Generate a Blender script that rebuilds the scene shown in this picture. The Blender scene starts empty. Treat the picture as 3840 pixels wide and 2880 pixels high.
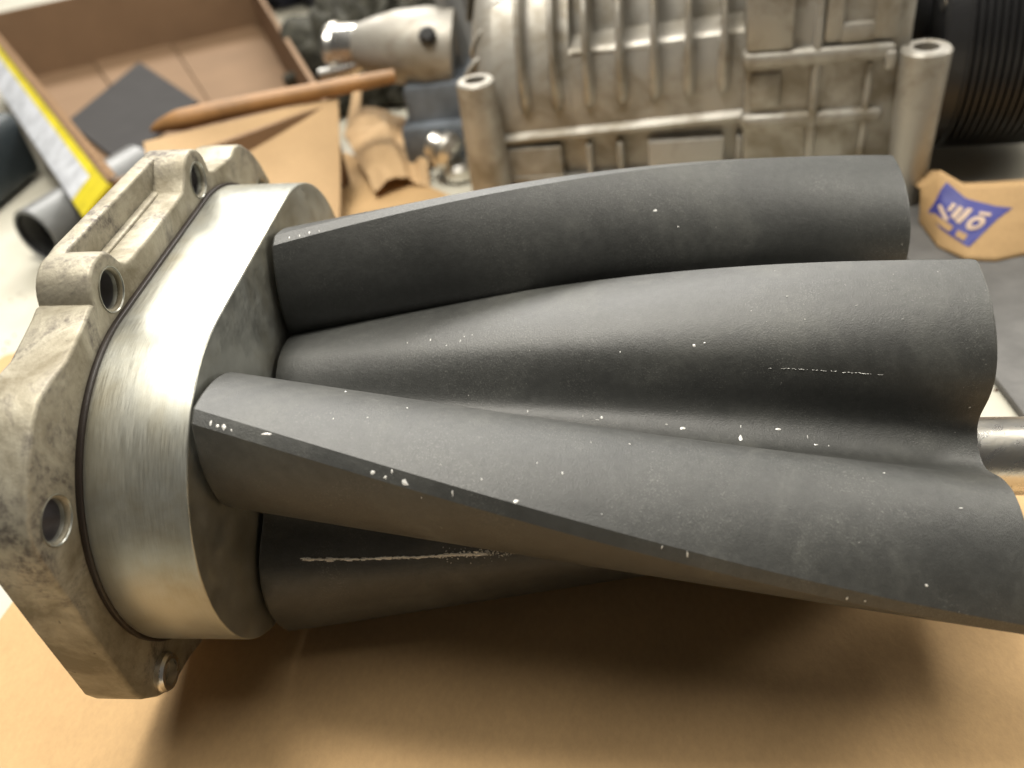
import bpy, bmesh, math, random
from mathutils import Vector, Matrix, noise
random.seed(7)
scene = bpy.context.scene
COL = scene.collection
PI = math.pi

# ------------------------------------------------------------------ camera
cam_d = bpy.data.cameras.new('camera')
cam = bpy.data.objects.new('camera', cam_d); COL.objects.link(cam)
cam.matrix_world = Matrix(((0.9895, 0.0681, 0.1278, 0.1225), (0.0573, 0.6263, -0.7775, -0.1606),
                           (-0.1330, 0.7766, 0.6158, 0.2037), (0, 0, 0, 1)))
cam_d.sensor_fit = 'HORIZONTAL'; cam_d.sensor_width = 36.0; cam_d.lens = 30.57
cam_d.clip_start = 0.01; cam_d.clip_end = 20
cam_d.dof.use_dof = True; cam_d.dof.focus_distance = 0.205; cam_d.dof.aperture_fstop = 10.5
scene.camera = cam

# ------------------------------------------------------------------ light
world = bpy.data.worlds.new('World'); scene.world = world; world.use_nodes = True
bg = world.node_tree.nodes['Background']
bg.inputs[0].default_value = (1.0, 0.93, 0.84, 1); bg.inputs[1].default_value = 0.085

def area(name, loc, target, sx, sy, power, color, roll=0.0):
    d = bpy.data.lights.new(name, 'AREA'); d.shape = 'RECTANGLE'; d.size = sx; d.size_y = sy
    d.energy = power; d.color = color
    o = bpy.data.objects.new(name, d); COL.objects.link(o)
    q = (Vector(target) - Vector(loc)).to_track_quat('-Z', 'Y')
    o.matrix_world = Matrix.Translation(loc) @ q.to_matrix().to_4x4() @ Matrix.Rotation(roll, 4, 'Z')
    return o
WARM = (1.0, 0.95, 0.85)
area('bench_lamp', (-0.020, 0.090, 0.72), (0.070, 0.05, 0), 0.09, 0.18, 4.6, WARM)
area('ceiling_light', (0.10, 0.15, 1.90), (0.10, 0.10, 0), 1.5, 1.3, 30.0, WARM)
area('rear_tube_light', (-0.15, 1.95, 1.65), (0.05, 0.1, 0), 2.0, 0.55, 88.0, (1.0, 0.97, 0.91))
area('side_tube_light', (1.10, 0.50, 0.62), (0.05, 0.05, .03), 0.25, 0.9, 10.0, WARM)

scene.view_settings.view_transform = 'Standard'; scene.view_settings.look = 'None'
scene.view_settings.exposure = -0.12; scene.view_settings.gamma = 1.0
scene.view_settings.use_curve_mapping = False

# ------------------------------------------------------------------ materials
def nodes(name):
    m = bpy.data.materials.new(name); m.use_nodes = True
    nt = m.node_tree; b = nt.nodes['Principled BSDF']
    return m, nt, b
def N(nt, typ, **kw):
    n = nt.nodes.new(typ)
    for k, v in kw.items(): setattr(n, k, v)
    return n
def coords(nt, scale=(1, 1, 1), rot=(0, 0, 0)):
    tc = N(nt, 'ShaderNodeTexCoord'); mp = N(nt, 'ShaderNodeMapping')
    mp.inputs['Scale'].default_value = scale; mp.inputs['Rotation'].default_value = rot
    nt.links.new(tc.outputs['Object'], mp.inputs['Vector']); return mp.outputs[0]
def tex_noise(nt, vec, scale, detail=4, rough=.6, dist=0.0):
    n = N(nt, 'ShaderNodeTexNoise'); n.inputs['Scale'].default_value = scale
    n.inputs['Detail'].default_value = detail; n.inputs['Roughness'].default_value = rough
    n.inputs['Distortion'].default_value = dist
    nt.links.new(vec, n.inputs['Vector']); return n.outputs['Fac']
def ramp(nt, fac, stops):
    r = N(nt, 'ShaderNodeValToRGB'); e = r.color_ramp.elements
    while len(e) < len(stops): e.new(0.5)
    for el, (p, c) in zip(e, stops):
        el.position = p; el.color = (*c, 1) if len(c) == 3 else c
    nt.links.new(fac, r.inputs[0]); return r.outputs[0]
def g(v): return (v, v, v)
def mixc(nt, fac, a, b, mode='MIX'):
    m = N(nt, 'ShaderNodeMix', data_type='RGBA', blend_type=mode)
    if isinstance(fac, float): m.inputs[0].default_value = fac
    else: nt.links.new(fac, m.inputs[0])
    for i, v in ((6, a), (7, b)):
        if isinstance(v, tuple): m.inputs[i].default_value = (*v, 1)
        else: nt.links.new(v, m.inputs[i])
    return m.outputs[2]
def bump(nt, b, height, strength, dist=0.0005):
    n = N(nt, 'ShaderNodeBump'); n.inputs['Strength'].default_value = strength
    n.inputs['Distance'].default_value = dist
    nt.links.new(height, n.inputs['Height']); nt.links.new(n.outputs[0], b.inputs['Normal'])

def mat_rotor():
    m, nt, b = nodes('rotor_coating'); v = coords(nt)
    big = tex_noise(nt, v, 24, 6, .7, .8); fine = tex_noise(nt, v, 2600, 3, .75); mid = tex_noise(nt, v, 420, 6, .75)
    c = ramp(nt, big, [(.30, (.027, .028, .026)), (.52, (.040, .041, .038)), (.72, (.074, .075, .067))])
    c = mixc(nt, 1.0, c, ramp(nt, mid, [(.36, g(.80)), (.64, g(1.18))]), 'MULTIPLY')
    dust = ramp(nt, fine, [(.55, g(0)), (.70, g(.65))])
    sel = ramp(nt, tex_noise(nt, v, 42, 5, .65, .6), [(.46, g(0)), (.62, g(1))])
    f = N(nt, 'ShaderNodeMath', operation='MULTIPLY'); nt.links.new(dust, f.inputs[0]); nt.links.new(sel, f.inputs[1])
    c = mixc(nt, f.outputs[0], c, (.20, .20, .18))
    # tiny bright nicks
    nick = ramp(nt, tex_noise(nt, v, 900, 2, .5), [(.765, g(0)), (.785, g(.8))])
    f2 = N(nt, 'ShaderNodeMath', operation='MULTIPLY'); nt.links.new(nick, f2.inputs[0]); nt.links.new(sel, f2.inputs[1])
    c = mixc(nt, f2.outputs[0], c, (.62, .60, .56))
    nt.links.new(c, b.inputs['Base Color'])
    r = ramp(nt, big, [(.3, g(.44)), (.7, g(.54))]); nt.links.new(r, b.inputs['Roughness'])
    b.inputs['Specular IOR Level'].default_value = .75; b.inputs['IOR'].default_value = 1.5
    h = mixc(nt, .45, fine, mid); bump(nt, b, h, .60, .00028)
    return m
def mat_alu(name, base, rough, metallic, brush=None, grime=.35, gs=40, grain=.15, pit=.40, stain=0.0):
    m, nt, b = nodes(name); v = coords(nt)
    big = tex_noise(nt, v, gs, 6, .65, .4); fine = tex_noise(nt, v, 900, 3, .6)
    dk = tuple(x * (1 - grime) * f for x, f in zip(base, (1, .93, .80)))
    c = ramp(nt, big, [(.36, dk), (.56, base)])
    pits = ramp(nt, tex_noise(nt, v, 330, 4, .55, .6), [(.235, g(pit)), (.29, g(1))])
    c = mixc(nt, 1.0, c, pits, 'MULTIPLY')
    if brush:
        vb = coords(nt, brush); br = tex_noise(nt, vb, 260, 4, .7)
        c = mixc(nt, 1.0, c, ramp(nt, br, [(.3, g(.86)), (.7, g(1.06))]), 'MULTIPLY')
        nt.links.new(ramp(nt, br, [(.3, g(rough - .10)), (.7, g(rough + .12))]), b.inputs['Roughness'])
        bump(nt, b, br, .18, .0001)
    else:
        nt.links.new(ramp(nt, big, [(.35, g(min(1, rough + .18))), (.65, g(rough))]), b.inputs['Roughness'])
        bump(nt, b, mixc(nt, .6, fine, big), grain, .0006)
    if stain:
        st = ramp(nt, tex_noise(nt, v, 48, 6, .7, .8), [(.50, g(0)), (.64, g(1))])
        sp = ramp(nt, tex_noise(nt, v, 420, 4, .7), [(.42, g(.25)), (.60, g(1))])
        k = N(nt, 'ShaderNodeMath', operation='MULTIPLY'); nt.links.new(st, k.inputs[0]); nt.links.new(sp, k.inputs[1])
        k2 = N(nt, 'ShaderNodeMath', operation='MULTIPLY'); nt.links.new(k.outputs[0], k2.inputs[0]); k2.inputs[1].default_value = stain
        c = mixc(nt, k2.outputs[0], c, (.055, .042, .042))
    nt.links.new(c, b.inputs['Base Color']); b.inputs['Metallic'].default_value = metallic
    return m
def mat_kraft(name, base=(.51, .335, .165), scale=1.0):
    m, nt, b = nodes(name); v = coords(nt)
    vf = coords(nt, (1, .6, 1), (0, 0, .5))
    a = tex_noise(nt, v, 14 * scale, 5, .6); f = tex_noise(nt, vf, 700, 4, .7)
    c = ramp(nt, a, [(.3, tuple(x * .86 for x in base)), (.7, tuple(min(1, x * 1.08) for x in base))])
    c = mixc(nt, 1.0, c, ramp(nt, f, [(.3, g(.93)), (.7, g(1.05))]), 'MULTIPLY')
    nt.links.new(c, b.inputs['Base Color']); b.inputs['Roughness'].default_value = .78
    b.inputs['Specular IOR Level'].default_value = .25
    bump(nt, b, mixc(nt, .6, f, tex_noise(nt, v, 70, 5, .6, .5)), .30, .0008)
    return m
def mat_plain(name, base, rough=.6, metallic=0.0, var=.18, gs=60, bmp=.15, bs=500, spec=.5):
    m, nt, b = nodes(name); v = coords(nt)
    a = tex_noise(nt, v, gs, 5, .6)
    c = ramp(nt, a, [(.3, tuple(x * (1 - var) for x in base)), (.7, tuple(min(1, x * (1 + var)) for x in base))])
    nt.links.new(c, b.inputs['Base Color']); b.inputs['Roughness'].default_value = rough
    b.inputs['Metallic'].default_value = metallic; b.inputs['Specular IOR Level'].default_value = spec
    bump(nt, b, tex_noise(nt, v, bs, 3), bmp, .0004)
    return m
def mat_table():
    m, nt, b = nodes('worn_table_top'); v = coords(nt)
    a = tex_noise(nt, v, 12, 6, .65); c = ramp(nt, a, [(.3, (.46, .435, .35)), (.65, (.60, .58, .50))])
    s = ramp(nt, tex_noise(nt, v, 70, 6, .75, 1.0), [(.30, (.20, .12, .07)), (.36, (1, 1, 1))])
    c = mixc(nt, 1.0, c, s, 'MULTIPLY')
    nt.links.new(c, b.inputs['Base Color']); b.inputs['Roughness'].default_value = .6; b.inputs['Specular IOR Level'].default_value = .3
    bump(nt, b, tex_noise(nt, v, 200, 4), .2, .0004)
    return m

M = {}
M['rotor'] = mat_rotor()
M['boss'] = mat_alu('machined_aluminium', (.44, .445, .405), .38, .80, brush=(20, .6, .6), grime=.20, gs=26, pit=.85)
M['cast'] = mat_alu('cast_aluminium', (.37, .34, .265), .50, .45, grime=.50, gs=48, grain=.45, stain=.85)
M['case'] = mat_alu('sand_cast_aluminium', (.41, .39, .35), .44, .50, grime=.38, gs=45, grain=.5)
M['steel'] = mat_alu('ground_steel', (.72, .71, .68), .20, 1.0, grime=.15)
M['bright'] = mat_alu('bright_pipe_metal', (.80, .79, .76), .22, 1.0, grime=.2)
M['pewter'] = mat_plain('dull_grey_metal', (.30, .30, .30), .42, .6)
M['bare'] = mat_plain('bare_metal_and_glint', (.88, .86, .82), .35, .2)  # chipped metal; its pale base also colours the painted glint streak
M['seal'] = mat_plain('dark_sealant', (.020, .013, .010), .45)
M['bore'] = mat_plain('bore_metal', (.30, .29, .30), .42, .9)
M['kraft'] = mat_kraft('kraft_paper')
M['kraft2'] = mat_kraft('kraft_paper_folded', (.52, .355, .195))
M['card'] = mat_kraft('corrugated_card', (.235, .150, .088))
M['cardedge'] = mat_kraft('corrugated_edge', (.24, .145, .075))
M['yellow'] = mat_plain('yellow_print', (.62, .52, .02), .5)
M['white'] = mat_plain('scuffed_white_print', (.52, .54, .58), .5, var=.3, gs=90)
M['table'] = mat_table()
M['foam'] = mat_plain('charcoal_foam', (.028, .026, .026), .85, bmp=.4)
M['wood'] = mat_plain('varnished_wood', (.30, .155, .055), .5, var=.3)
M['teal'] = mat_plain('dark_teal_plastic', (.030, .040, .046), .5)
M['black'] = mat_plain('black_rubber', (.022, .022, .023), .36, bmp=.5)
M['blackcloth'] = mat_plain('navy_cloth', (.012, .013, .022), .8)
M['tube'] = mat_plain('grey_plastic_tube', (.16, .165, .165), .38)
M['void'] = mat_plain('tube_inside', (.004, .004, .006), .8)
M['grey'] = mat_plain('grey_rubber_mat', (.115, .112, .108), .8, var=.25, bmp=.5)
M['olive'] = mat_plain('olive_wool', (.050, .048, .036), .95, var=.5, gs=200, bmp=1.0, bs=900)
M['logo'] = mat_plain('blue_print', (.045, .050, .26), .55)
M['logowhite'] = mat_plain('pale_print', (.62, .47, .36), .6)
M['plastic'] = mat_plain('blue_grey_casting', (.15, .17, .195), .5, .3, var=.35)
M['clear'] = mat_plain('pale_plastic_bag', (.42, .46, .50), .4)

# ------------------------------------------------------------------ builders
def link(name, me, mat=None, parent=None, smooth=None):
    o = bpy.data.objects.new(name, me); COL.objects.link(o)
    if mat is not None:
        me.materials.clear()
        for x in (mat if isinstance(mat, list) else [mat]): me.materials.append(x)
    if smooth is not None:
        me.polygons.foreach_set('use_smooth', [True] * len(me.polygons))
        me.set_sharp_from_angle(angle=math.radians(smooth))
    if parent: o.parent = parent
    return o
def pydata(name, vs, fs, mat, parent=None, smooth=None):
    me = bpy.data.meshes.new(name); me.from_pydata([tuple(v) for v in vs], [], fs); me.validate(); me.update()
    bm = bmesh.new(); bm.from_mesh(me); bmesh.ops.recalc_face_normals(bm, faces=bm.faces); bm.to_mesh(me); bm.free()
    return link(name, me, mat, parent, smooth)
def tag(o, label, cat, group=None):
    o['label'] = label; o['category'] = cat
    if group: o['group'] = group
    return o
def thing(name, label, cat, loc=(0, 0, 0), rot=(0, 0, 0), group=None):
    o = bpy.data.objects.new(name, None); COL.objects.link(o); o.empty_display_size = .02
    o.location = loc; o.rotation_euler = rot
    return tag(o, label, cat, group)
def prism(name, outline, holes, depth, mat, parent=None, bev=0.0, M4=None, smooth=35, res=2):
    """2-D outline (with holes) extruded +-depth/2 along local Z, then moved by M4."""
    cu = bpy.data.curves.new(name, 'CURVE'); cu.dimensions = '2D'; cu.fill_mode = 'BOTH'
    cu.extrude = max(depth / 2 - bev, 1e-6); cu.bevel_depth = bev; cu.bevel_resolution = res; cu.offset = -bev
    for loop in [outline] + list(holes):
        s = cu.splines.new('POLY'); s.points.add(len(loop) - 1)
        for pt, q in zip(s.points, loop): pt.co = (q[0], q[1], 0, 1)
        s.use_cyclic_u = True
    ob = bpy.data.objects.new('tmp', cu); COL.objects.link(ob)
    dg = bpy.context.evaluated_depsgraph_get()
    me = bpy.data.meshes.new_from_object(ob.evaluated_get(dg)); bpy.data.objects.remove(ob)
    if M4: me.transform(M4)
    bm = bmesh.new(); bm.from_mesh(me); bmesh.ops.remove_doubles(bm, verts=bm.verts, dist=1e-6)
    bmesh.ops.recalc_face_normals(bm, faces=bm.faces); bm.to_mesh(me); bm.free()
    me.name = name
    return link(name, me, mat, parent, smooth)
def arc(cx, cy, r, a0, a1, n):
    return [(cx + r * math.cos(math.radians(a0 + (a1 - a0) * i / (n - 1))),
             cy + r * math.sin(math.radians(a0 + (a1 - a0) * i / (n - 1)))) for i in range(n)]
def circle(cx, cy, r, n=32): return arc(cx, cy, r, 0, 360 * (n - 1) / n, n)
def catmull(pts, n=6, closed=True):
    out = []; L = len(pts)
    for i in range(L if closed else L - 1):
        P = [Vector(pts[(i + k - 1) % L] if closed else pts[min(max(i + k - 1, 0), L - 1)]) for k in range(4)]
        for j in range(n):
            t = j / n
            out.append(tuple(.5 * ((2 * P[1]) + (-P[0] + P[2]) * t + (2 * P[0] - 5 * P[1] + 4 * P[2] - P[3]) * t * t
                                   + (-P[0] + 3 * P[1] - 3 * P[2] + P[3]) * t ** 3)))
    if not closed: out.append(tuple(pts[-1]))
    return out
def lathe(name, prof, mat, parent=None, axis='X', n=48, M4=None, smooth=35, caps=True):
    """prof: (axial, radius) pairs, spun about local X."""
    vs = []; fs = []
    for a, r in prof:
        for i in range(n):
            t = 2 * PI * i / n; vs.append((a, r * math.cos(t), r * math.sin(t)))
    for k in range(len(prof) - 1):
        for i in range(n):
            j = (i + 1) % n; fs.append((k * n + i, k * n + j, (k + 1) * n + j, (k + 1) * n + i))
    if caps:
        fs.append(tuple(range(n))[::-1]); fs.append(tuple(range((len(prof) - 1) * n, len(prof) * n)))
    if M4: vs = [M4 @ Vector(v) for v in vs]
    return pydata(name, vs, fs, mat, parent, smooth)
def tube_path(name, pts, radii, mat, parent=None, n=20, smooth=40, caps=True):
    vs = []; fs = []; P = [Vector(q) for q in pts]
    up = Vector((0, 0, 1))
    for k, q in enumerate(P):
        d = (P[min(k + 1, len(P) - 1)] - P[max(k - 1, 0)]).normalized()
        s = d.cross(up); s = s.normalized() if s.length > 1e-4 else Vector((1, 0, 0)); u = s.cross(d)
        for i in range(n):
            t = 2 * PI * i / n; vs.append(q + (s * math.cos(t) + u * math.sin(t)) * radii[k])
    for k in range(len(P) - 1):
        for i in range(n):
            j = (i + 1) % n; fs.append((k * n + i, k * n + j, (k + 1) * n + j, (k + 1) * n + i))
    if caps: fs.append(tuple(range(n))); fs.append(tuple(range((len(P) - 1) * n, len(P) * n)))
    return pydata(name, vs, fs, mat, parent, smooth)
def block(name, lo, hi, mat, parent=None, bev=.001, M4=None, seg=2):
    bm = bmesh.new(); bmesh.ops.create_cube(bm, size=1)
    for v in bm.verts:
        v.co = Vector([lo[i] + (hi[i] - lo[i]) * (v.co[i] + .5) for i in range(3)])
    if bev: bmesh.ops.bevel(bm, geom=bm.edges[:], offset=bev, segments=seg, affect='EDGES', profile=.5)
    if M4: bm.transform(M4)
    me = bpy.data.meshes.new(name); bm.to_mesh(me); bm.free()
    return link(name, me, mat, parent, 35)
def poly_in(q, P):
    c = False; j = len(P) - 1
    for i in range(len(P)):
        if (P[i][1] > q[1]) != (P[j][1] > q[1]) and q[0] < (P[j][0] - P[i][0]) * (q[1] - P[i][1]) / (P[j][1] - P[i][1]) + P[i][0]: c = not c
        j = i
    return c
def sheet(name, corners, nu, nv, hfun, thick, mat, parent=None):
    """bilinear quad sheet (corners A,B,C,D in xy or xyz), height added by hfun(x, y, u, v), with real thickness."""
    A, B, C, D = [Vector((*q, 0)) if len(q) == 2 else Vector(q) for q in corners]
    vs = []; fs = []
    for s in (0, 1):
        for j in range(nv + 1):
            for i in range(nu + 1):
                u, v = i / nu, j / nv
                q = (A * (1 - u) + B * u) * (1 - v) + (D * (1 - u) + C * u) * v
                h = hfun(q.x, q.y, u, v)
                q = q + (h if isinstance(h, Vector) else Vector((0, 0, h))); q.z -= thick * s
                vs.append(q)
    w = nu + 1; off = w * (nv + 1)
    for j in range(nv):
        for i in range(nu):
            a = j * w + i; fs.append((a, a + 1, a + w + 1, a + w)); fs.append((off + a, off + a + w, off + a + w + 1, off + a + 1))
    for i in range(nu):
        fs.append((i, off + i, off + i + 1, i + 1)); a = nv * w + i; fs.append((a, a + 1, off + a + 1, off + a))
    for j in range(nv):
        a = j * w; fs.append((a, a + w, off + a + w, off + a)); a = j * w + nu; fs.append((a, off + a, off + a + w, a + w))
    return pydata(name, vs, fs, mat, parent, 40)
def fbm(x, y, s, seed=0.0): return noise.fractal(Vector((x * s, y * s, seed)), 1.0, 2.0, 4)

# ------------------------------------------------------------------ the setting: table
tb = block('table', (-.9, -.5, -.04), (.9, 1.4, -.0022), M['table'], None, .004); tb['kind'] = 'structure'

# ------------------------------------------------------------------ rotor pack (lies on its bearing plate and far rotor)
S = 0.047                                   # rotor tip radius in metres; the pack is laid out in rotor radii
XF = -0.5165; PLT = 0.275; RB = 0.9584; RP = 0.6272; AX = 2 * RP; LR = 3.715
TW = 16.286; TW2 = 0.172; TH0 = 124.294; LAND = 0.034; TIP = 1.026; ROOT = 0.257; RPR = 0.664; DY = 0.006; DZ = -0.010; DZX = -0.003
BETA = math.atan2(.30, 4.2)
pack = thing('rotor_pack', 'dark grey twisted three lobe rotor pair on a silver bearing plate lying on brown paper', 'rotor pack',
             (0, 0, 0), (0, BETA, 0))
def L3(x, y, z): return Vector(((x - XF) * S, y * S, (z + 1.25) * S))
# maps prism (u, v, w) to pack: u -> y, v -> z, w -> x
def face_m(x): return Matrix.Translation(L3(x, 0, 0)) @ Matrix(((0, 0, 1, 0), (1, 0, 0, 0), (0, 1, 0, 0), (0, 0, 0, 1)))
def sc(pts): return [(a * S, b * S) for a, b in pts]

plate_pts = ([(-1.05, -.70), (-1.09, -.60), (-1.128, 0), (-1.148, .42), (-1.155, .58), (-1.125, .69), (-1.03, .81), (-.93, .905), (-.83, .995), (-.73, 1.05),
              (-.60, 1.062), (-.46, 1.055), (-.33, 1.085), (-.22, 1.112), (-.155, 1.135)]
             + arc(.05, 1.10, .185, 170, 62, 9)
             + [(.165, 1.235), (.215, 1.16), (.26, 1.13), (.34, 1.12), (.62, 1.113), (.95, 1.113), (1.06, 1.118), (1.10, 1.15)]
             + arc(1.285, 1.085, .18, 150, 12, 10)
             + [(1.47, 1.06), (1.52, 1.035), (1.66, 1.01), (1.84, .985), (1.93, 1.01), (2.03, .985), (2.09, .95), (2.20, .86), (2.30, .73), (2.39, .56),
                (2.42, .30), (2.42, -.30), (2.36, -.62), (2.15, -.85), (1.85, -1.06), (1.5, -1.18), (1.30, -1.245), (.9, -1.25), (.30, -1.25), (0, -1.235), (-.20, -1.16), (-.45, -1.06),
                (-.62, -.985), (-.75, -.955), (-.86, -.925), (-.955, -.83)])
holes = [(.05, 1.10, .095), (1.285, 1.085, .09), (-.968, .57, .095), (2.19, .55, .09), (.0, -1.09, .09), (1.27, -1.09, .09)]
plate = prism('bearing_plate', sc(plate_pts), [sc(circle(a, b, r, 36)) for a, b, r in holes], PLT * S, M['cast'], pack, .0009, face_m(XF - PLT / 2), 32, 3)
# thin raised machined pads round the bolt holes and chamfer rings
for a, b, r in holes[:4]:
    lathe('hole_chamfer', [(-.0004, r * S * 1.20), (.00025, r * S * 1.20), (.00025, r * S * 1.17), (-.0012, r * S * .985), (-.004, r * S * .985)], M['boss'], plate, n=40,
          M4=Matrix.Translation(L3(XF, a, b)), caps=False, smooth=30)
    lathe('hole_bore', [(-PLT * S + .0004, r * S * .984), (-.002, r * S * .984)], M['bore'], plate, n=40, M4=Matrix.Translation(L3(XF, a, b)), caps=False)
# back rim behind the recess between the two upper bolt bosses
rim = [(.02, 1.02), (.0, 1.20), (.06, 1.272), (.16, 1.283), (1.16, 1.262), (1.26, 1.255), (1.30, 1.2), (1.30, 1.02)]
prism('back_rim', sc(rim), [], .095 * S, M['cast'], plate, .0008, face_m(XF - PLT + .040), 32, 3)
prism('recess_lip', sc([(.27, 1.05), (.27, 1.135), (1.05, 1.13), (1.05, 1.05)]), [], .05 * S, M['cast'], plate, .0006, face_m(XF - .165), 32, 3)
# dowel in the lower boss
lathe('dowel_pin', [(-.001, .105 * S), (.0014, .105 * S), (.0022, .095 * S), (.0022, .070 * S), (-.0008, .066 * S)], M['bright'], plate, n=36,
      M4=Matrix.Translation(L3(XF, -.845, -.765)), smooth=30)
# sealant line and stadium shaped boss
def stadium(r, n=64):
    return arc(0, 0, r, 90, 270, n) + arc(AX, 0, r, -90, 90, n)
prism('sealant_line', sc(stadium(RB + .016)), [], .030 * S, M['seal'], plate, .0003, face_m(XF + .014))
boss = prism('boss', sc(stadium(RB)), [], (-XF - .022) * S, M['boss'], pack, .0005, face_m((XF + .022) / 2), 30, 2)
for q, (yy, rr) in enumerate(((0, .30), (AX, .30))):
    lathe('bearing_ring', [(0.0, rr * S), (.0008, rr * S), (.0008, .2 * S)], M['steel'], boss, n=40, M4=Matrix.Translation(L3(0, yy, 0)), smooth=30)

def lobe_half():
    inv = lambda a: math.tan(a) - a
    ang = lambda rb, r: inv(math.acos(min(1, rb / r)))
    rp, rr = RPR, ROOT
    lo, hi = .2 * rp, .98 * rp
    for _ in range(60):
        rb = (lo + hi) / 2
        if ang(rb, TIP) - ang(rb, rp) > PI / 6 - LAND: lo = rb
        else: hi = rb
    pts = [(TIP * math.cos(t), TIP * math.sin(t)) for t in (0, LAND * .5, LAND)]
    r1 = max(rb * 1.02, rr + .06)
    for k in range(1, 17):
        r = TIP + (r1 - TIP) * k / 16; t = PI / 6 - (ang(rb, r) - ang(rb, rp)); pts.append((r * math.cos(t), r * math.sin(t)))
    p0 = Vector(pts[-1]); d0 = (p0 - Vector(pts[-2])).normalized()
    p3 = rr * Vector((math.cos(PI / 3), math.sin(PI / 3))); d3 = Vector((-math.sin(PI / 3), math.cos(PI / 3)))
    Lg = (p3 - p0).length; p1 = p0 + d0 * Lg * .45; p2 = p3 - d3 * Lg * .5
    for k in range(1, 11):
        s = k / 10; pts.append(tuple((1 - s) ** 3 * p0 + 3 * (1 - s) ** 2 * s * p1 + 3 * (1 - s) * s * s * p2 + s ** 3 * p3))
    return pts
HALF = lobe_half()
ONE = [(x, -y) for x, y in HALF[:0:-1]] + HALF[:-1]
def rotor(far):
    prof = []
    for k in range(3):
        c, s = math.cos(2 * PI * k / 3), math.sin(2 * PI * k / 3)
        prof += [(x * c - y * s, x * s + y * c) for x, y in ONE]
    n = len(prof); ns = 72; vs = []; fs = []
    yc = AX if far else 0
    e = .012
    secs = [(.03, 1 - e)] + [(.03 + e + (LR - .03 - 2 * e) * i / ns, 1) for i in range(ns + 1)] + [(LR, 1 - e)]
    for x, k in secs:
        t = math.radians(TH0 + TW * x + TW2 * x * (LR - x)) * (-1 if far else 1); c, s = math.cos(t), math.sin(t)
        for a, b in prof: vs.append(L3(x, yc + DY * x + (a * c - b * s) * k, DZ + DZX * x + (a * s + b * c) * k))
    m = len(secs)
    for j in range(m - 1):
        for i in range(n):
            i2 = (i + 1) % n; fs.append((j * n + i, j * n + i2, (j + 1) * n + i2, (j + 1) * n + i))
    for j in (0, m - 1):
        vs.append(L3(secs[j][0], yc + DY * secs[j][0], DZ + DZX * secs[j][0])); cidx = len(vs) - 1
        for i in range(n): fs.append((j * n + i, j * n + (i + 1) % n, cidx))
    o = pydata('rotor', vs, fs, M['rotor'], pack, 24)
    l = 1.15 if not far else .22
    rr = .205 * S
    lathe('shaft', [(-.004, rr * 1.25), (.0006, rr * 1.25), (.0008, rr), (l * S, rr), (l * S + .001, rr - .001)], M['steel'], o, n=48,
          M4=Matrix.Translation(L3(LR, yc + DY * LR, DZ + DZX * LR)), smooth=30)
    return o
near = rotor(False); far = rotor(True)

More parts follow.
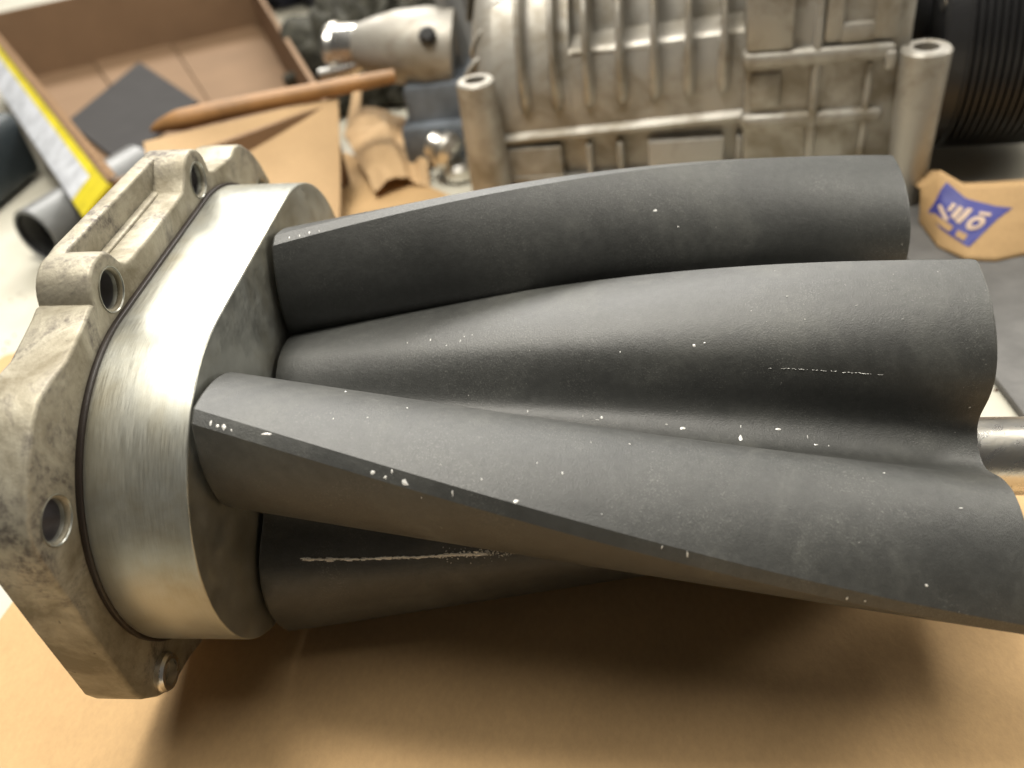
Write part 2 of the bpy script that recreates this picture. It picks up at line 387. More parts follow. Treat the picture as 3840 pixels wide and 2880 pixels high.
# bare metal chips and scratches in the rotor coating, and a painted specular streak: (x, y, z, normal, width mm, height mm)
CHIPS_NEAR = [(0.0301, -0.0288, 0.0969, 0.00, -0.60, 0.80, 0.65, 1.52), (0.0316, -0.0293, 0.0965, 0.01, -0.60, 0.80, 0.98, 0.98), (0.0331, -0.0296, 0.0963, 0.00, -0.62, 0.79, 1.41, 1.52),
    (0.0347, -0.0301, 0.0959, 0.01, -0.62, 0.79, 0.43, 0.87), (0.0421, -0.0307, 0.0953, 0.01, -0.62, 0.78, 2.83, 0.54), (0.0645, -0.0362, 0.0897, 0.01, -0.76, 0.66, 1.63, 1.41),
    (0.0685, -0.0361, 0.0898, 0.01, -0.74, 0.67, 0.43, 1.41), (0.0671, -0.0369, 0.0889, 0.01, -0.76, 0.64, 0.98, 0.87), (0.0710, -0.0376, 0.0880, 0.01, -0.77, 0.63, 2.07, 1.85),
    (0.0808, -0.0388, 0.0863, 0.00, -0.81, 0.59, 0.43, 1.74), (0.0936, -0.0395, 0.0846, 0.17, -0.38, 0.91, 1.30, 1.09), (0.1277, -0.0446, 0.0746, 0.00, -0.94, 0.33, 0.54, 2.17),
    (0.1226, -0.0441, 0.0762, 0.01, -0.92, 0.39, 0.33, 0.98), (0.1600, -0.0470, 0.0642, 0.01, -0.99, 0.14, 0.54, 1.30), (0.1636, -0.0471, 0.0634, 0.00, -0.99, 0.11, 0.43, 0.76),
    (0.0540, -0.0117, 0.0909, 0.15, 0.44, 0.89, 0.54, 0.76), (0.0689, -0.0173, 0.0906, 0.15, 0.29, 0.95, 0.54, 0.43), (0.0933, 0.0045, 0.0708, -0.06, -0.52, 0.85, 0.54, 0.87),
    (0.1117, 0.0020, 0.0706, -0.04, -0.38, 0.92, 0.76, 0.98), (0.1106, 0.0013, 0.0704, -0.02, -0.17, 0.98, 1.09, 0.33), (0.1273, -0.0003, 0.0702, -0.02, -0.27, 0.96, 0.87, 0.43),
    (0.1311, -0.0015, 0.0699, -0.00, -0.29, 0.96, 1.41, 0.98), (0.1445, -0.0042, 0.0692, 0.01, -0.21, 0.98, 0.98, 2.39), (0.1449, -0.0013, 0.0701, -0.01, -0.37, 0.93, 0.43, 0.87),
    (0.1537, -0.0020, 0.0699, -0.01, -0.42, 0.91, 1.85, 0.87), (0.1602, -0.0040, 0.0690, 0.01, -0.30, 0.95, 0.43, 1.30), (0.1617, -0.0060, 0.0684, 0.04, -0.09, 1.00, 1.63, 0.65),
    (0.1647, -0.0062, 0.0682, 0.04, -0.12, 0.99, 0.43, 0.65), (0.1716, -0.0224, 0.0752, 0.15, 0.10, 0.98, 0.87, 0.43), (0.1856, -0.0301, 0.0725, 0.16, -0.24, 0.96, 1.09, 0.43),
    (0.1760, -0.0444, 0.0651, 0.15, -0.73, 0.67, 0.98, 0.76), (0.0618, 0.0203, 0.0810, -0.16, -0.33, 0.93, 0.43, 0.54), (0.0680, 0.0201, 0.0819, -0.15, -0.27, 0.95, 0.33, 0.87),
    (0.0725, 0.0178, 0.0818, -0.15, -0.39, 0.91, 0.54, 0.54), (0.0761, 0.0184, 0.0827, -0.16, -0.32, 0.93, 0.43, 0.87), (0.0770, 0.0195, 0.0832, -0.16, -0.33, 0.93, 0.33, 0.65),
    (0.0791, 0.0197, 0.0836, -0.15, -0.25, 0.96, 0.33, 0.65), (0.1338, 0.0090, 0.0870, -0.15, -0.70, 0.69, 1.20, 0.98), (0.1362, 0.0091, 0.0876, -0.14, -0.63, 0.76, 0.65, 0.43),
    (0.1028, -0.0324, 0.0854, 0.15, -0.27, 0.95, 0.43, 0.87), (0.0976, -0.0306, 0.0866, 0.15, -0.16, 0.98, 0.43, 0.43), (0.0743, -0.0388, 0.0850, -0.14, -0.99, 0.03, 0.33, 0.54),
    (0.0546, -0.0246, 0.0940, 0.15, 0.03, 0.99, 0.33, 0.65), (0.0865, -0.0358, 0.0872, 0.17, -0.28, 0.95, 0.33, 0.65), (0.1107, -0.0399, 0.0813, 0.17, -0.41, 0.90, 0.43, 0.33),
    (0.1171, -0.0220, 0.0838, 0.16, 0.16, 0.97, 0.65, 0.54), (0.1958, -0.0024, 0.0765, -0.10, -0.98, -0.16, 0.54, 0.76), (0.1559, 0.0173, 0.0950, -0.14, -0.25, 0.96, 0.65, 0.33),
    (0.1706, 0.0122, 0.0954, -0.15, -0.41, 0.90, 0.87, 0.22), (0.1799, 0.0076, 0.0945, -0.15, -0.58, 0.80, 0.98, 0.22), (0.1163, 0.0102, 0.0845, -0.15, -0.70, 0.69, 0.43, 0.65)]
CHIPS_FAR = [(0.1273, 0.0559, 0.0984, 0.15, -0.70, 0.70, 1.30, .80), (0.1336, 0.0538, 0.0944, 0.15, -0.80, 0.57, 0.71, 0.42), (0.0302, 0.0392, 0.1022, 0.00, -0.42, 0.91, 0.57, 0.99),
    (0.0329, 0.0397, 0.1024, 0.01, -0.41, 0.91, 0.42, 1.13), (0.0354, 0.0405, 0.1028, 0.00, -0.39, 0.92, 0.42, 0.99), (0.0380, 0.0411, 0.1030, 0.01, -0.38, 0.93, 0.42, 0.85)]
SCRATCH = [(.1496, .0040, .0838, -.14, -.93, .34), (.1568, .0030, .0842, -.14, -.91, .38), (.1639, .0020, .0843, -.14, -.93, .35), (.1699, .0011, .0843, -.14, -.94, .31), (.1754, .0003, .0843, -.14, -.95, .28)]
GLINT_STREAK = [(.0364, -.0210, .0443, .16, -.72, .67), (.0472, -.0199, .0430, .15, -.77, .62), (.0587, -.0184, .0419, .15, -.81, .56), (.0691, -.0171, .0411, .15, -.85, .50), (.0761, -.0161, .0406, .14, -.80, .58), (.0831, -.0153, .0399, .14, -.83, .55), (.0900, -.0145, .0393, .14, -.83, .55)]  # specular reflection in the lower lobe's hollow, painted as bright flecks among wear chips
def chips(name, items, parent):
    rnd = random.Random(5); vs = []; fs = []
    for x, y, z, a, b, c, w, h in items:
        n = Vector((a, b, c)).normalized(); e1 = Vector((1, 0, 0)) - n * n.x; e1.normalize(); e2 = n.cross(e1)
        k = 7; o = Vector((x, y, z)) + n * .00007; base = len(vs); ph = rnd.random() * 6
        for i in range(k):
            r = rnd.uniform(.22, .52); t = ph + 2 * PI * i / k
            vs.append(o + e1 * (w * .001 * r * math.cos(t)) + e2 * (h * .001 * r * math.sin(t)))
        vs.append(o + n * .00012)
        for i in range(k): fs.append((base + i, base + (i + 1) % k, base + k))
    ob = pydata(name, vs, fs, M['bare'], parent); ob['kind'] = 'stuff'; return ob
def along(line, n, w, h, spread, lo=0.0, hi=1.0):
    rnd = random.Random(int(n * 7 + w * 100)); out = []
    for _ in range(n):
        t = (lo + (hi - lo) * rnd.random()) * (len(line) - 1); i = min(int(t), len(line) - 2); f = t - i
        q = [line[i][k] * (1 - f) + line[i + 1][k] * f for k in range(6)]
        nn = Vector(q[3:]).normalized(); e2 = nn.cross(Vector((1, 0, 0))).normalized()
        p = Vector(q[:3]) + e2 * rnd.gauss(0, spread)
        out.append((*p, *q[3:], w * rnd.uniform(.5, 1.5), h * rnd.uniform(.5, 1.5)))
    return out
chips('metal_chips_and_glint', CHIPS_NEAR + along(SCRATCH, 42, .7, .12, .00005) + along(GLINT_STREAK, 300, 1.7, .42, .00016, .0, .80) + along(GLINT_STREAK, 110, .45, .45, .0005, .52, .98)
      + along(GLINT_STREAK, 60, .3, .3, .0010, .55, .95), near)
chips('metal_chips_and_glint', CHIPS_FAR, far)

# ------------------------------------------------------------------ blower housing behind (posts, ribs, pockets)
ca = math.atan2(-.0217, .1883)
case = thing('blower_housing', 'pale cast aluminium blower housing with vertical cooling ribs and tubular corner posts', 'housing', (.0668, .2318, 0), (0, 0, ca))
m = M['case']
# profile of the body in (y, z): front wall with a ledge, leaning back into a domed top
body = [(.012, 0), (.012, .035), (.0060, .0372), (.0052, .0396), (.0085, .0416), (.0085, .058), (.011, .068), (.016, .080), (.024, .092), (.038, .104), (.06, .112), (.10, .112), (.13, .09), (.13, 0)]
def extr(name, prof, x0, x1, mat, parent, z0=0, z1=0, smooth=28, bev=0, steps=2):
    vs = []; fs = []; n = len(prof)
    for k in range(steps + 1):
        f = k / steps
        for y, z in prof: vs.append((x0 + (x1 - x0) * f, y, z + (z0 + (z1 - z0) * f if z > .02 else 0)))
    for k in range(steps):
        for i in range(n):
            j = (i + 1) % n; fs.append((k * n + i, k * n + j, (k + 1) * n + j, (k + 1) * n + i))
    fs.append(tuple(range(n))); fs.append(tuple(range(steps * n, steps * n + n)))
    o = pydata(name, vs, fs, mat, parent, smooth); return o
bodyr = body[:5] + [(.0085, .058), (.0098, .066), (.0125, .0742), (.0140, .0756), (.0300, .0775), (.0340, .088), (.040, .100), (.06, .110), (.10, .110), (.13, .09), (.13, 0)]
ZL = lambda x: -.002 + .0055 * (x - .004) / .1125
bd = extr('body', body, .004, .0395, m, case, ZL(.004), ZL(.0395))
extr('body_panel', bodyr, .0397, .1165, m, case, ZL(.0397), .0035)
# rounded left end
def dome_end():
    vs = []; fs = []; n = len(body); ks = 8
    for k in range(ks + 1):
        t = k / ks * PI / 2
        for y, z in body:
            inset = (1 - math.cos(t)) * .030
            vs.append((.0042 - .016 * math.sin(t), y + inset * (1 if y < .06 else -1) * .8, max(0, z * (1 - .22 * (1 - math.cos(t))) - .002)))
    for k in range(ks):
        for i in range(n):
            j = (i + 1) % n; fs.append((k * n + i, k * n + j, (k + 1) * n + j, (k + 1) * n + i))
    fs.append(tuple(range(ks * n, ks * n + n)))
    return pydata('end_cover', vs, fs, m, case, 40)
dome_end()
# dished slots on the end cover
for k, (xx, yy, zz) in enumerate(((-.006, .020, .066), (-.002, .025, .078), (.003, .031, .0875))):
    vs = []; nn = 20
    lathe('end_fin', [(-.0010, .0095), (.0010, .0095), (.0014, .0085), (-.0002, .0055)], M['case'], case, n=24,
          M4=Matrix.Translation((xx, yy, zz)) @ Matrix.Rotation(math.radians(35), 4, 'Y') @ Matrix.Rotation(math.radians(-60), 4, 'Z') @ Matrix.Diagonal((1, .55, 1, 1)))
# cooling ribs: rounded bars standing proud, following the wall from z .057 up over the dome
def rib(x, dz):
    prof = catmull([(.0095, .0555), (.0062, .0580), (.0038, .0640), (.0036, .0740), (.0060, .0850), (.0110, .0950), (.0220, .1060), (.0420, .1140)], 4, False) + [(.060, .108), (.036, .085), (.016, .060)]
    t = Matrix(((0, 0, 1, x), (1, 0, 0, 0), (0, 1, 0, dz), (0, 0, 0, 1)))
    o = prism('cooling_rib', prof, [], .0027, m, case, .0011, t, 50, 3)
    # rounded root swelling into the wall
    lathe('rib_root', [(.0500, .0006), (.0515, .0022), (.0560, .0032), (.0660, .0031), (.0740, .0020)], m, o, n=20,
          M4=Matrix.Translation((x, .0090, dz)) @ Matrix.Rotation(-PI / 2, 4, 'Y'), smooth=60)
for i in range(7): rib(.0180 + .0150 * i, -.0010 + .0006 * i)
block('seam_bead', (.041, .0118, .0738), (.1160, .0150, .0748), m, case, .0004)

# lower wall: pocket frames in front of a recessed panel
def bars():
    xs = [(.006, .0330), (.0450, .0475), (.0595, .0625), (.0740, .1085), (.1140, .1165)]
    for a, b in xs: block('pocket_bar', (a, .0045, .0), (b, .0125, .0335), m, case, .0009)
    block('lower_rail', (.006, .005, .0), (.1165, .0122, .0175), m, case, .0009)
bars()
block('lower_shelf', (.006, .0035, .0165), (.034, .012, .0195), m, case, .0008)
# corner posts with through bores
def post(x, y, h, r0, r1, hr):
    o = lathe('corner_post', [(0, r0), (h - .001, r1), (h, r1 - .0009), (h, hr), (h - .02, hr * .95)], m, case, n=44,
              M4=Matrix.Translation((x, y, 0)) @ Matrix.Rotation(-PI / 2, 4, 'Y'), smooth=35)
    return o
post(-.002, 0, .070, .0105, .0088, .0050); post(.1880, 0, .070, .0078, .0101, .0052)
# right hand outlet block with raised bands
block('outlet_block', (.1165, .0030, 0), (.1830, .09, .1060), m, case, .0025)
block('outlet_band', (.1155, -.0015, .0655), (.1765, .02, .0728), m, case, .0026, seg=3)
block('outlet_band', (.1150, -.0005, .0385), (.1750, .02, .0450), m, case, .0026, seg=3)
block('outlet_rib', (.1440, -.0008, .0), (.1475, .02, .1035), m, case, .0012)
block('outlet_pad', (.1190, .0012, .0475), (.1320, .02, .0630), m, case, .0014)
block('outlet_rib', (.1660, .0004, .0), (.1690, .02, .0650), m, case, .0012)
block('outlet_frame', (.1170, -.0010, .0730), (.1360, .03, .1070), m, case, .0014)
block('outlet_frame', (.1480, .0000, .0745), (.1555, .03, .1070), m, case, .0014)
block('outlet_frame', (.1670, .0000, .0745), (.1768, .03, .1070), m, case, .0014)
block('outlet_frame', (.1545, .0002, .0735), (.1680, .03, .0815), m, case, .0014)
block('clip_tab', (.1725, -.0035, .0625), (.1765, .002, .0700), m, case, .0012)

# ------------------------------------------------------------------ ribbed pulley beside the housing
pl = thing('ribbed_pulley', 'large black grooved belt pulley drum standing against the housing end', 'pulley', (.0668 + .0, .2318, 0), (0, 0, ca))
PR = .052; pc = Vector((.0, .058, PR + .004))
prof = [(.197, .02), (.197, PR - .003), (.1985, PR - .001), (.2060, PR - .001)]
x = .2066
for k in range(16):
    prof += [(x, PR), (x + .0008, PR), (x + .0017, PR - .0026), (x + .0022, PR - .0026)]; x += .0030
prof += [(x, PR), (x + .004, PR), (x + .004, .02)]
lathe('grooved_drum', prof, M['black'], pl, n=96, M4=Matrix.Translation(pc), smooth=20)
lathe('hub', [(.150, .030), (.196, .030), (.1965, .028)], M['black'], pl, n=64, M4=Matrix.Translation(pc + Vector((0, .006, .012))), smooth=30)
lathe('hub_bolt', [(.1965, .0050), (.2005, .0050), (.2012, .0042)], M['bright'], pl, n=24, M4=Matrix.Translation(pc + Vector((0, -.036, .026))), smooth=30)

# ------------------------------------------------------------------ papers on the table
def crease(x, y):
    return .0006 * fbm(x, y, 22, 3.1) + .0016 * abs(fbm(x, y, 11, 8.2)) - .0011
sh = sheet('kraft_paper_sheet', [(-.084, -.16), (.34, -.16), (.268, .031), (-.060, .36)], 110, 90,
           lambda x, y, u, v: crease(x, y) * (1 if True else 0), .0004, M['kraft'])
tag(sh, 'flat brown kraft paper sheet spread under the rotor pack', 'paper')
def lean(x, y, u, v):
    return Vector((0, 0, .0006 + .048 * max(0, (v - .25) / .75) ** 1.35 + .0010 * fbm(x, y, 14, 5.0)))
s2 = sheet('kraft_paper_bag', [(-.060, .115), (-.0155, .200), (-.0190, .293), (-.116, .258)], 50, 60, lean, .0005, M['kraft2'])
tag(s2, 'smooth folded brown paper bag leaning up on the near wall of the cardboard box', 'paper bag')
s3 = sheet('kraft_paper_scrap', [(-.20, .06), (-.06, .04), (-.075, .155), (-.155, .142)], 30, 30, lambda x, y, u, v: .0012 + .0006 * fbm(x, y, 18, 2), .0004, M['kraft'])
tag(s3, 'brown paper scrap on the table behind the bearing plate', 'paper')
# torn, folded flap
cr = thing('torn_paper_flap', 'crumpled torn brown paper strip with curled edges beside the housing post', 'paper', (0, 0, 0))
sheet('main_fold', [(-.034, .334, .010), (-.012, .346, .019), (.0125, .278, .006), (-.004, .267, .002)], 24, 30,
      lambda x, y, u, v: .0055 * math.sin(PI * u) * (1 - .4 * v) + .0022 * fbm(x, y, 60, 2) + .002 * abs(math.sin(7 * v + 2 * u)), .0005, M['kraft2'], cr)
sheet('back_fold', [(-.0115, .3455, .019), (.016, .336, .012), (.0245, .274, .001), (.0120, .2785, .0055)], 24, 30,
      lambda x, y, u, v: -.006 * math.sin(PI * min(1, u * 1.4)) * math.sin(PI * v * .9) + .0022 * fbm(x, y, 60, 5), .0005, M['kraft2'], cr)
sheet('curled_tip', [(-.0345, .334, .0105), (-.0255, .338, .0150), (-.0330, .392, .030), (-.0360, .394, .031)], 8, 20,
      lambda x, y, u, v: Vector((.003 * math.sin(PI * v), 0, .003 * math.sin(PI * v))), .0005, M['kraft2'], cr)

# ------------------------------------------------------------------ grey mat with printed kraft wrapper at the right
gm = sheet('grey_mat', [(.2493, .056), (.40, .02), (.42, .22), (.2380, .200)], 30, 30, lambda x, y, u, v: .0018 + .0005 * fbm(x, y, 25, 4), .0022, M['grey'])
tag(gm, 'flat grey rubber mat lying on the table under the printed wrapper', 'mat')
wr = thing('printed_wrapper', 'brown paper wrapper with a blue striped logo on the grey mat', 'wrapper', (.262, .165, 0))
WB = [(.2541, .1876, .002), (.2550, .1655, .002), (.2622, .1542, .002), (.2726, .1514, .002), (.2915, .1554, .002), (.330, .158, .002)]
WT = [(.2523, .1876, .018), (.2588, .1863, .026), (.2670, .1798, .022), (.2781, .1782, .022), (.2951, .1762, .022), (.332, .178, .020)]
def curve_at(P, u):
    t = u * 4; i = max(0, min(int(t), len(P) - 2)); f = t - i; return Vector(P[i]) * (1 - f) + Vector(P[i + 1]) * f
def wrap_pt(u, v, off=0.0):
    q = curve_at(WB, u).lerp(curve_at(WT, u), v); n = Vector((-.15, -.72, .68))
    return q - Vector((.262, .165, 0)) + n * (off + .0012 * math.sin(PI * v) + .0006 * fbm(u, v, 3, 4))
def patch(name, rows, mat, parent, thick=0.0):
    nu = len(rows[0]); vs = [q for r in rows for q in r]; fs = []
    for j in range(len(rows) - 1):
        for i in range(nu - 1): fs.append((j * nu + i, j * nu + i + 1, (j + 1) * nu + i + 1, (j + 1) * nu + i))
    o = pydata(name, vs, fs, mat, parent, 60)
    if thick:
        md = o.modifiers.new('thickness', 'SOLIDIFY'); md.thickness = thick; md.offset = 0
    return o
front = patch('wrapper_front', [[wrap_pt(1.25 * i / 40, j / 16) for i in range(41)] for j in range(17)], M['kraft'], wr, .0004)
patch('wrapper_back', [[wrap_pt(1.25 * i / 40, 1 - .02 * j) + Vector((.001, .005, -.0018)) * j for i in range(41)] for j in range(8)], M['kraft'], wr, .0004)
def logo_uv(b, c):
    T, Rr, Lf, Bt = (.31, .89), (.84, .66), (.06, .30), (.53, .17)
    return [(T[k] * (1 - b) + Rr[k] * b) * (1 - c) + (Lf[k] * (1 - b) + Bt[k] * b) * c for k in (0, 1)]
def print_quad(name, P, mat, off, n=10):
    rows = []
    for j in range(n + 1):
        row = []
        for i in range(n + 1):
            u, v = i / n, j / n
            bc = [(P[0][k] * (1 - u) + P[1][k] * u) * (1 - v) + (P[3][k] * (1 - u) + P[2][k] * u) * v for k in (0, 1)]
            row.append(wrap_pt(*logo_uv(*bc), off))
        rows.append(row)
    return patch(name, rows, mat, front)
print_quad('blue_logo_ground', [(0, 0), (1, 0), (1, 1), (0, 1)], M['logo'], .00050, 16)
def bar(p, q, w):
    d = (Vector(q) - Vector(p)).normalized(); n = Vector((-d.y, d.x)) * w * .5; p, q = Vector(p), Vector(q)
    print_quad('logo_stripe', [tuple(p - n), tuple(q - n), tuple(q + n), tuple(p + n)], M['logowhite'], .00085, 6)
bar((.13, .56), (.40, .745), .085); bar((.298, .30), (.312, .54), .06); bar((.408, .26), (.433, .62), .085); bar((.523, .19), (.531, .64), .085)
bar((.690, .24), (.865, .215), .075)
rows = [[wrap_pt(*logo_uv(.765 + r * math.cos(t) * .75, .47 + r * math.sin(t)), .00085) for t in [2 * PI * k / 24 for k in range(25)]] for r in (.07, .10, .135, .17)]
patch('logo_letter', rows, M['logowhite'], front)
print_quad('logo_kraft_field', [(.10, .80), (.55, .78), (.57, .95), (.12, .95)], M['kraft'], .00080, 8)
print_quad('logo_kraft_field', [(.64, .78), (.80, .74), (.84, .93), (.68, .95)], M['kraft'], .00080, 8)

# ------------------------------------------------------------------ cardboard box
bx = thing('cardboard_box', 'open shallow brown cardboard box with yellow and white printed rim', 'box', (-.117, .220, 0))
H = .046
NL = Vector((0, 0)); BL = Vector((-.253, .330)); BR = Vector((-.060, .410)); NR = Vector((.090, .071))
def wall(name, a, b, lean0=0.0, z0=.0, z1=H, t=.003, mat='card'):
    d = (b - a).normalized(); nn = Vector((-d.y, d.x)); o = nn * lean0
    vs = [(*a, z0), (*b, z0), (*(b + nn * t), z0), (*(a + nn * t), z0), (*(a + o), z1), (*(b + o), z1), (*(b + nn * t + o), z1), (*(a + nn * t + o), z1)]
    return pydata(name, vs, [(0, 1, 2, 3), (4, 5, 6, 7), (0, 1, 5, 4), (1, 2, 6, 5), (2, 3, 7, 6), (3, 0, 4, 7)], M[mat], bx)
wall('wall', NL, BL); wall('wall', BL, BR, 0, 0, H + .012); wall('wall', BR, NR); wall('wall', NR, NL)
pydata('bottom', [(*NL, .0), (*BL, .0), (*BR, .0), (*NR, .0), (*NL, .003), (*BL, .003), (*BR, .003), (*NR, .003)],
       [(0, 1, 2, 3), (4, 5, 6, 7), (0, 1, 5, 4), (1, 2, 6, 5), (2, 3, 7, 6), (3, 0, 4, 7)], M['card'], bx)
for f0, f1, zz in ((.02, .30, .0032), (.31, .62, .0046), (.63, .98, .0038)):
    q4 = [NL.lerp(NR, f0), BL.lerp(BR, f0), BL.lerp(BR, f1), NL.lerp(NR, f1)]
    pydata('bottom_flap', [(*q, zz) for q in q4] + [(*q, zz + .0016) for q in q4], [(0, 1, 2, 3), (4, 5, 6, 7), (0, 1, 5, 4), (1, 2, 6, 5), (2, 3, 7, 6), (3, 0, 4, 7)], M['card'], bx)
d = (BL - NL).normalized(); nn = Vector((-d.y, d.x))
def flap(name, f0, f1, a0, a1, mat, th=.0022):
    """strip of the outward folded flap between fractions a0, a1 of its width, f0..f1 metres along the rim"""
    def P(f, a, o): q = NL + d * f + nn * (.002 + .018 * a); return (q.x, q.y, H - .001 - .011 * a ** 1.2 - o)
    vs = []; fs = []; n = 8
    for o in (0, th):
        for k in range(n + 1):
            a = a0 + (a1 - a0) * k / n; vs += [P(f0, a, o), P(f1, a, o)]
    m2 = 2 * (n + 1)
    for k in range(n):
        i0 = 2 * k; fs += [(i0, i0 + 1, i0 + 3, i0 + 2), (m2 + i0, m2 + i0 + 2, m2 + i0 + 3, m2 + i0 + 1), (i0, i0 + 2, m2 + i0 + 2, m2 + i0), (i0 + 1, m2 + i0 + 1, m2 + i0 + 3, i0 + 3)]
    fs += [(0, m2, m2 + 1, 1), (m2 - 2, m2 - 1, 2 * m2 - 1, 2 * m2 - 2)]
    return pydata(name, vs, fs, M[mat], bx, 40)
LL = (BL - NL).length
flap('yellow_print_edge', .026, LL, 0, .30, 'yellow'); flap('white_print_band', .026, LL, .303, 1.0, 'white'); flap('yellow_corner_print', -.001, .0257, 0, 1.0, 'yellow')
# corrugated raw edge along the rim
vs = []; fs = []; nz = 220
for k in range(nz + 1):
    f = k / nz * LL; o = .0011 * math.sin(f * 1400); q = NL + d * f
    for w in (-.0022, .0016):
        p2 = q + nn * (w + o * .3); vs += [(p2.x, p2.y, H - .002), (p2.x, p2.y, H + .0012 + .0005 * math.sin(f * 1400))]
for k in range(nz):
    b0 = 4 * k; fs += [(b0 + 1, b0 + 3, b0 + 7, b0 + 5), (b0, b0 + 1, b0 + 5, b0 + 4), (b0 + 3, b0 + 2, b0 + 6, b0 + 7)]
pydata('raw_edge', vs, fs, M['cardedge'], bx)

fo = sheet('foam_sheet', [(-.178, .333), (-.164, .434), (-.257, .549), (-.260, .424)], 12, 12, lambda x, y, u, v: .0085, .0045, M['foam'])
tag(fo, 'square charcoal foam sheet lying inside the cardboard box', 'foam')
st = tube_path('wooden_handle', catmull([(-.1160, .2700, .0500), (-.108, .2725, .0515), (-.09, .277, .0525), (-.055, .286, .0530), (-.015, .296, .0530), (.012, .3025, .0530)], 6, False),
               [.0010 + .0046 * min(1, k / 9) - .0020 * max(0, (k - 12) / 18) for k in range(31)], M['wood'], None, 18)
tag(st, 'tapered brown wooden handle lying across the cardboard box rim', 'handle')

# ------------------------------------------------------------------ grey tube and teal case at the left
tp = Vector((-.1795, .2310, .0150)); td = (Vector((-.150, .3050, .0150)) - tp)
tl = td.length; q = td.to_track_quat('X', 'Z').to_matrix().to_4x4()
gt = thing('grey_tube', 'short grey plastic tube with a dark open end lying on the table', 'tube', tp); gt.location.z = 0
TM = Matrix.Translation((0, 0, .0150)) @ q
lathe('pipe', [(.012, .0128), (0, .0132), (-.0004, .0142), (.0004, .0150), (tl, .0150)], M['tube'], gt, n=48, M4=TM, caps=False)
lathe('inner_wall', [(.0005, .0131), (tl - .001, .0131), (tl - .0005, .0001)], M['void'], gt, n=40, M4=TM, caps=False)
tc = block('tool_case', (-.15, -.055, 0), (0, .040, .042), M['teal'], None, .006, None, 4)
tc.location = (-.249, .318, 0); tc.rotation_euler = (0, 0, math.radians(-3))
tag(tc, 'dark teal plastic case with rounded edges beside the cardboard box', 'case')

# ------------------------------------------------------------------ outlet elbow casting behind the papers
el = thing('outlet_elbow', 'grey metal outlet casting with a shiny pipe neck and small nipple', 'casting', (.024, .334, -.0))
tube_path('neck', [(-.052, .008, .060), (-.040, .004, .0605), (-.033, .002, .061)], [.0125, .0125, .0120], M['bright'], el, 32, caps=False)
lathe('neck_lip', [(-.0012, .0104), (-.0012, .0132), (.0015, .0138), (.004, .0126)], M['bright'], el, n=36, caps=False,
      M4=Matrix.Translation((-.052, .008, .060)) @ Vector((.19, -.06, .01)).to_track_quat('X', 'Z').to_matrix().to_4x4())
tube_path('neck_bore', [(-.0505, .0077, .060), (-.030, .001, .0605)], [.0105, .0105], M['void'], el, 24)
tube_path('nipple', [(-.061, -.004, .0490), (-.046, -.005, .0510), (-.030, -.004, .0540)], [.0036, .0036, .0038], M['bright'], el, 20)
tube_path('body', [(-.036, .003, .061), (-.026, .0, .060), (-.014, -.002, .059), (.004, -.004, .057), (.018, -.004, .055)], [.0122, .0160, .0195, .0220, .0205], M['case'], el, 36)
block('base_block', (-.012, -.026, 0), (.034, .03, .044), M['plastic'], el, .004)
block('base_step', (-.016, -.033, 0), (.030, -.0, .024), M['plastic'], el, .004)
block('upright_plate', (.022, -.002, 0), (.0285, .05, .14), M['pewter'], el, .002, Matrix.Rotation(math.radians(-8), 4, 'Y'))
lathe('flange_ring', [(-.003, .012), (-.003, .026), (.002, .027), (.004, .024), (.002, .013)], M['case'], el, n=40, caps=False,
      M4=Matrix.Translation((.000, .046, .091)) @ Vector((-.25, -.45, .85)).to_track_quat('X', 'Z').to_matrix().to_4x4())
lathe('drain_screw', [(0, .0045), (.003, .0048), (.006, .0030)], M['black'], el, n=20,
      M4=Matrix.Translation((.0075, -.0210, .0680)) @ Vector((.1, -.8, .5)).to_track_quat('X', 'Z').to_matrix().to_4x4())
bc = block('back_housing', (-.07, 0, 0), (.10, .09, .19), M['pewter'], None, .008, None, 4)
bc.location = (.09, .425, 0); bc.rotation_euler = (0, 0, math.radians(-8))
tag(bc, 'large dull grey metal housing standing behind the ribbed blower housing', 'housing')
cl = thing('shiny_clamp', 'small shiny rounded metal clamp at the foot of the housing post', 'clamp', (.034, .285, 0))
lathe('clamp_body', [(0, .002), (.001, .0095), (.006, .0115), (.010, .0100), (.0115, .0075), (.016, .0070), (.018, .002)], M['bright'], cl, n=36,
      M4=Matrix.Translation((.006, .0, .012)) @ Matrix.Rotation(math.radians(-150), 4, 'Y') @ Matrix.Rotation(.3, 4, 'Z'))
lathe('clamp_foot', [(0, .008), (.006, .0085), (.009, .006)], M['bright'], cl, n=30, M4=Matrix.Translation((.006, 0, 0)) @ Matrix.Rotation(-PI / 2, 4, 'Y'))

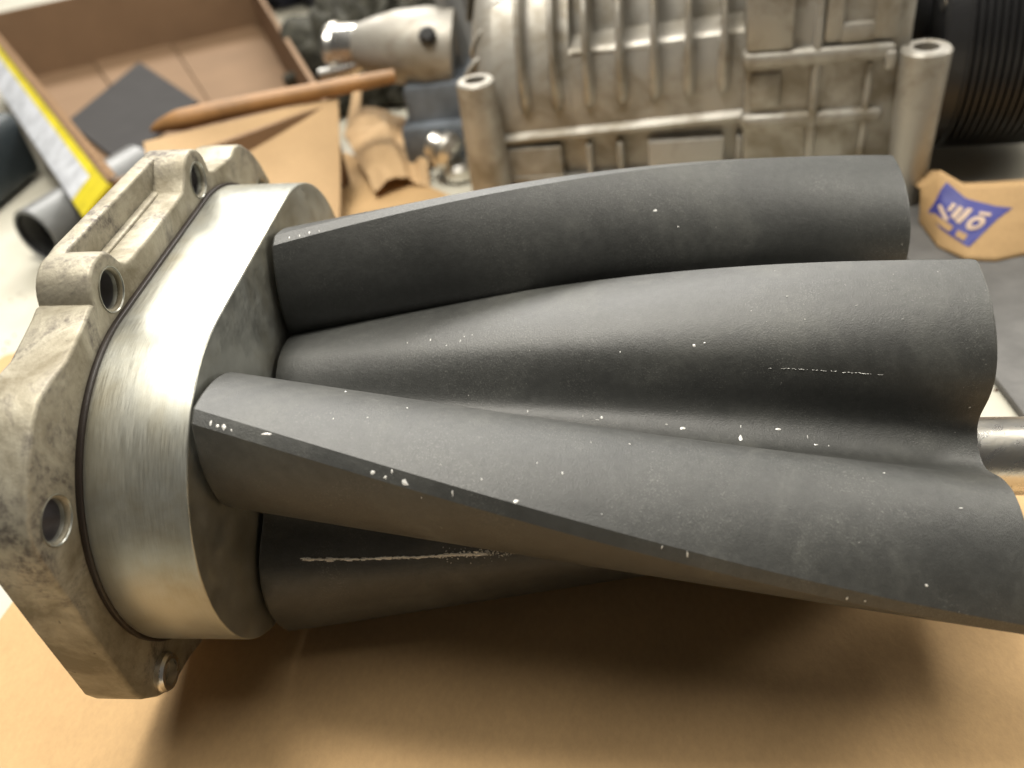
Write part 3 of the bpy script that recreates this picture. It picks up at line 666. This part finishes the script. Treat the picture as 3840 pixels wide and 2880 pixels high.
# ------------------------------------------------------------------ dark wool cloth, bags at the top
def cloth(name, loc, rx, ry, rz, mat, seed, amp=.25, fr=3.0):
    bm = bmesh.new(); bmesh.ops.create_icosphere(bm, subdivisions=5, radius=1)
    for v in bm.verts:
        q = v.co.copy(); f = 1 + amp * noise.fractal(q * fr + Vector((seed, 0, 0)), 1, 2, 4) + amp * .35 * math.sin(q.x * 22 + 4 * noise.noise(q * 2))
        v.co = Vector((q.x * rx * f, q.y * ry * f, max(0, (q.z * .75 + .35) * rz * f)))
    me = bpy.data.meshes.new(name); bm.to_mesh(me); bm.free()
    o = link(name, me, mat, None, 60); o.location = loc; return o
tag(cloth('wool_cloth', (-.035, .455, 0), .060, .060, .058, M['olive'], 2.0, .22, 2.5), 'dark olive knitted cloth heaped behind the cardboard box', 'cloth')
tag(cloth('dark_bag', (-.15, .78, 0), .11, .10, .085, M['blackcloth'], 7.0), 'black cloth bag behind the box and cloth', 'bag')
tag(cloth('plastic_bag', (-.055, .60, .0), .045, .04, .075, M['clear'], 11.0), 'pale crinkled plastic bag behind the knitted cloth', 'bag')

# ------------------------------------------------------------------ crumbs of rust and gasket on the table
vs = []; fs = []; rnd = random.Random(3)
for k in range(90):
    if k < 55: x, y = rnd.uniform(-.21, -.10), rnd.uniform(.12, .21)
    elif k < 75: x, y = rnd.uniform(.225, .26), rnd.uniform(.045, .16)
    else: x, y = rnd.uniform(.02, .06), rnd.uniform(.24, .27)
    r = rnd.uniform(.0003, .0011); a = rnd.random() * 6; b = len(vs); e = rnd.uniform(.3, 1)
    for i in range(5):
        t = a + i * 2 * PI / 5; vs.append((x + r * math.cos(t) * rnd.uniform(.6, 1.3), y + r * e * math.sin(t) * rnd.uniform(.6, 1.3), -.0021))
    vs.append((x, y, -.0021 + r * .6))
    for i in range(5): fs.append((b + i, b + (i + 1) % 5, b + 5))
cb = pydata('crumbs', vs, fs, mat_plain('rust_crumbs', (.10, .05, .03), .8)); cb['kind'] = 'stuff'
tag(cb, 'small dark rust and gasket crumbs scattered on the pale table', 'crumbs')
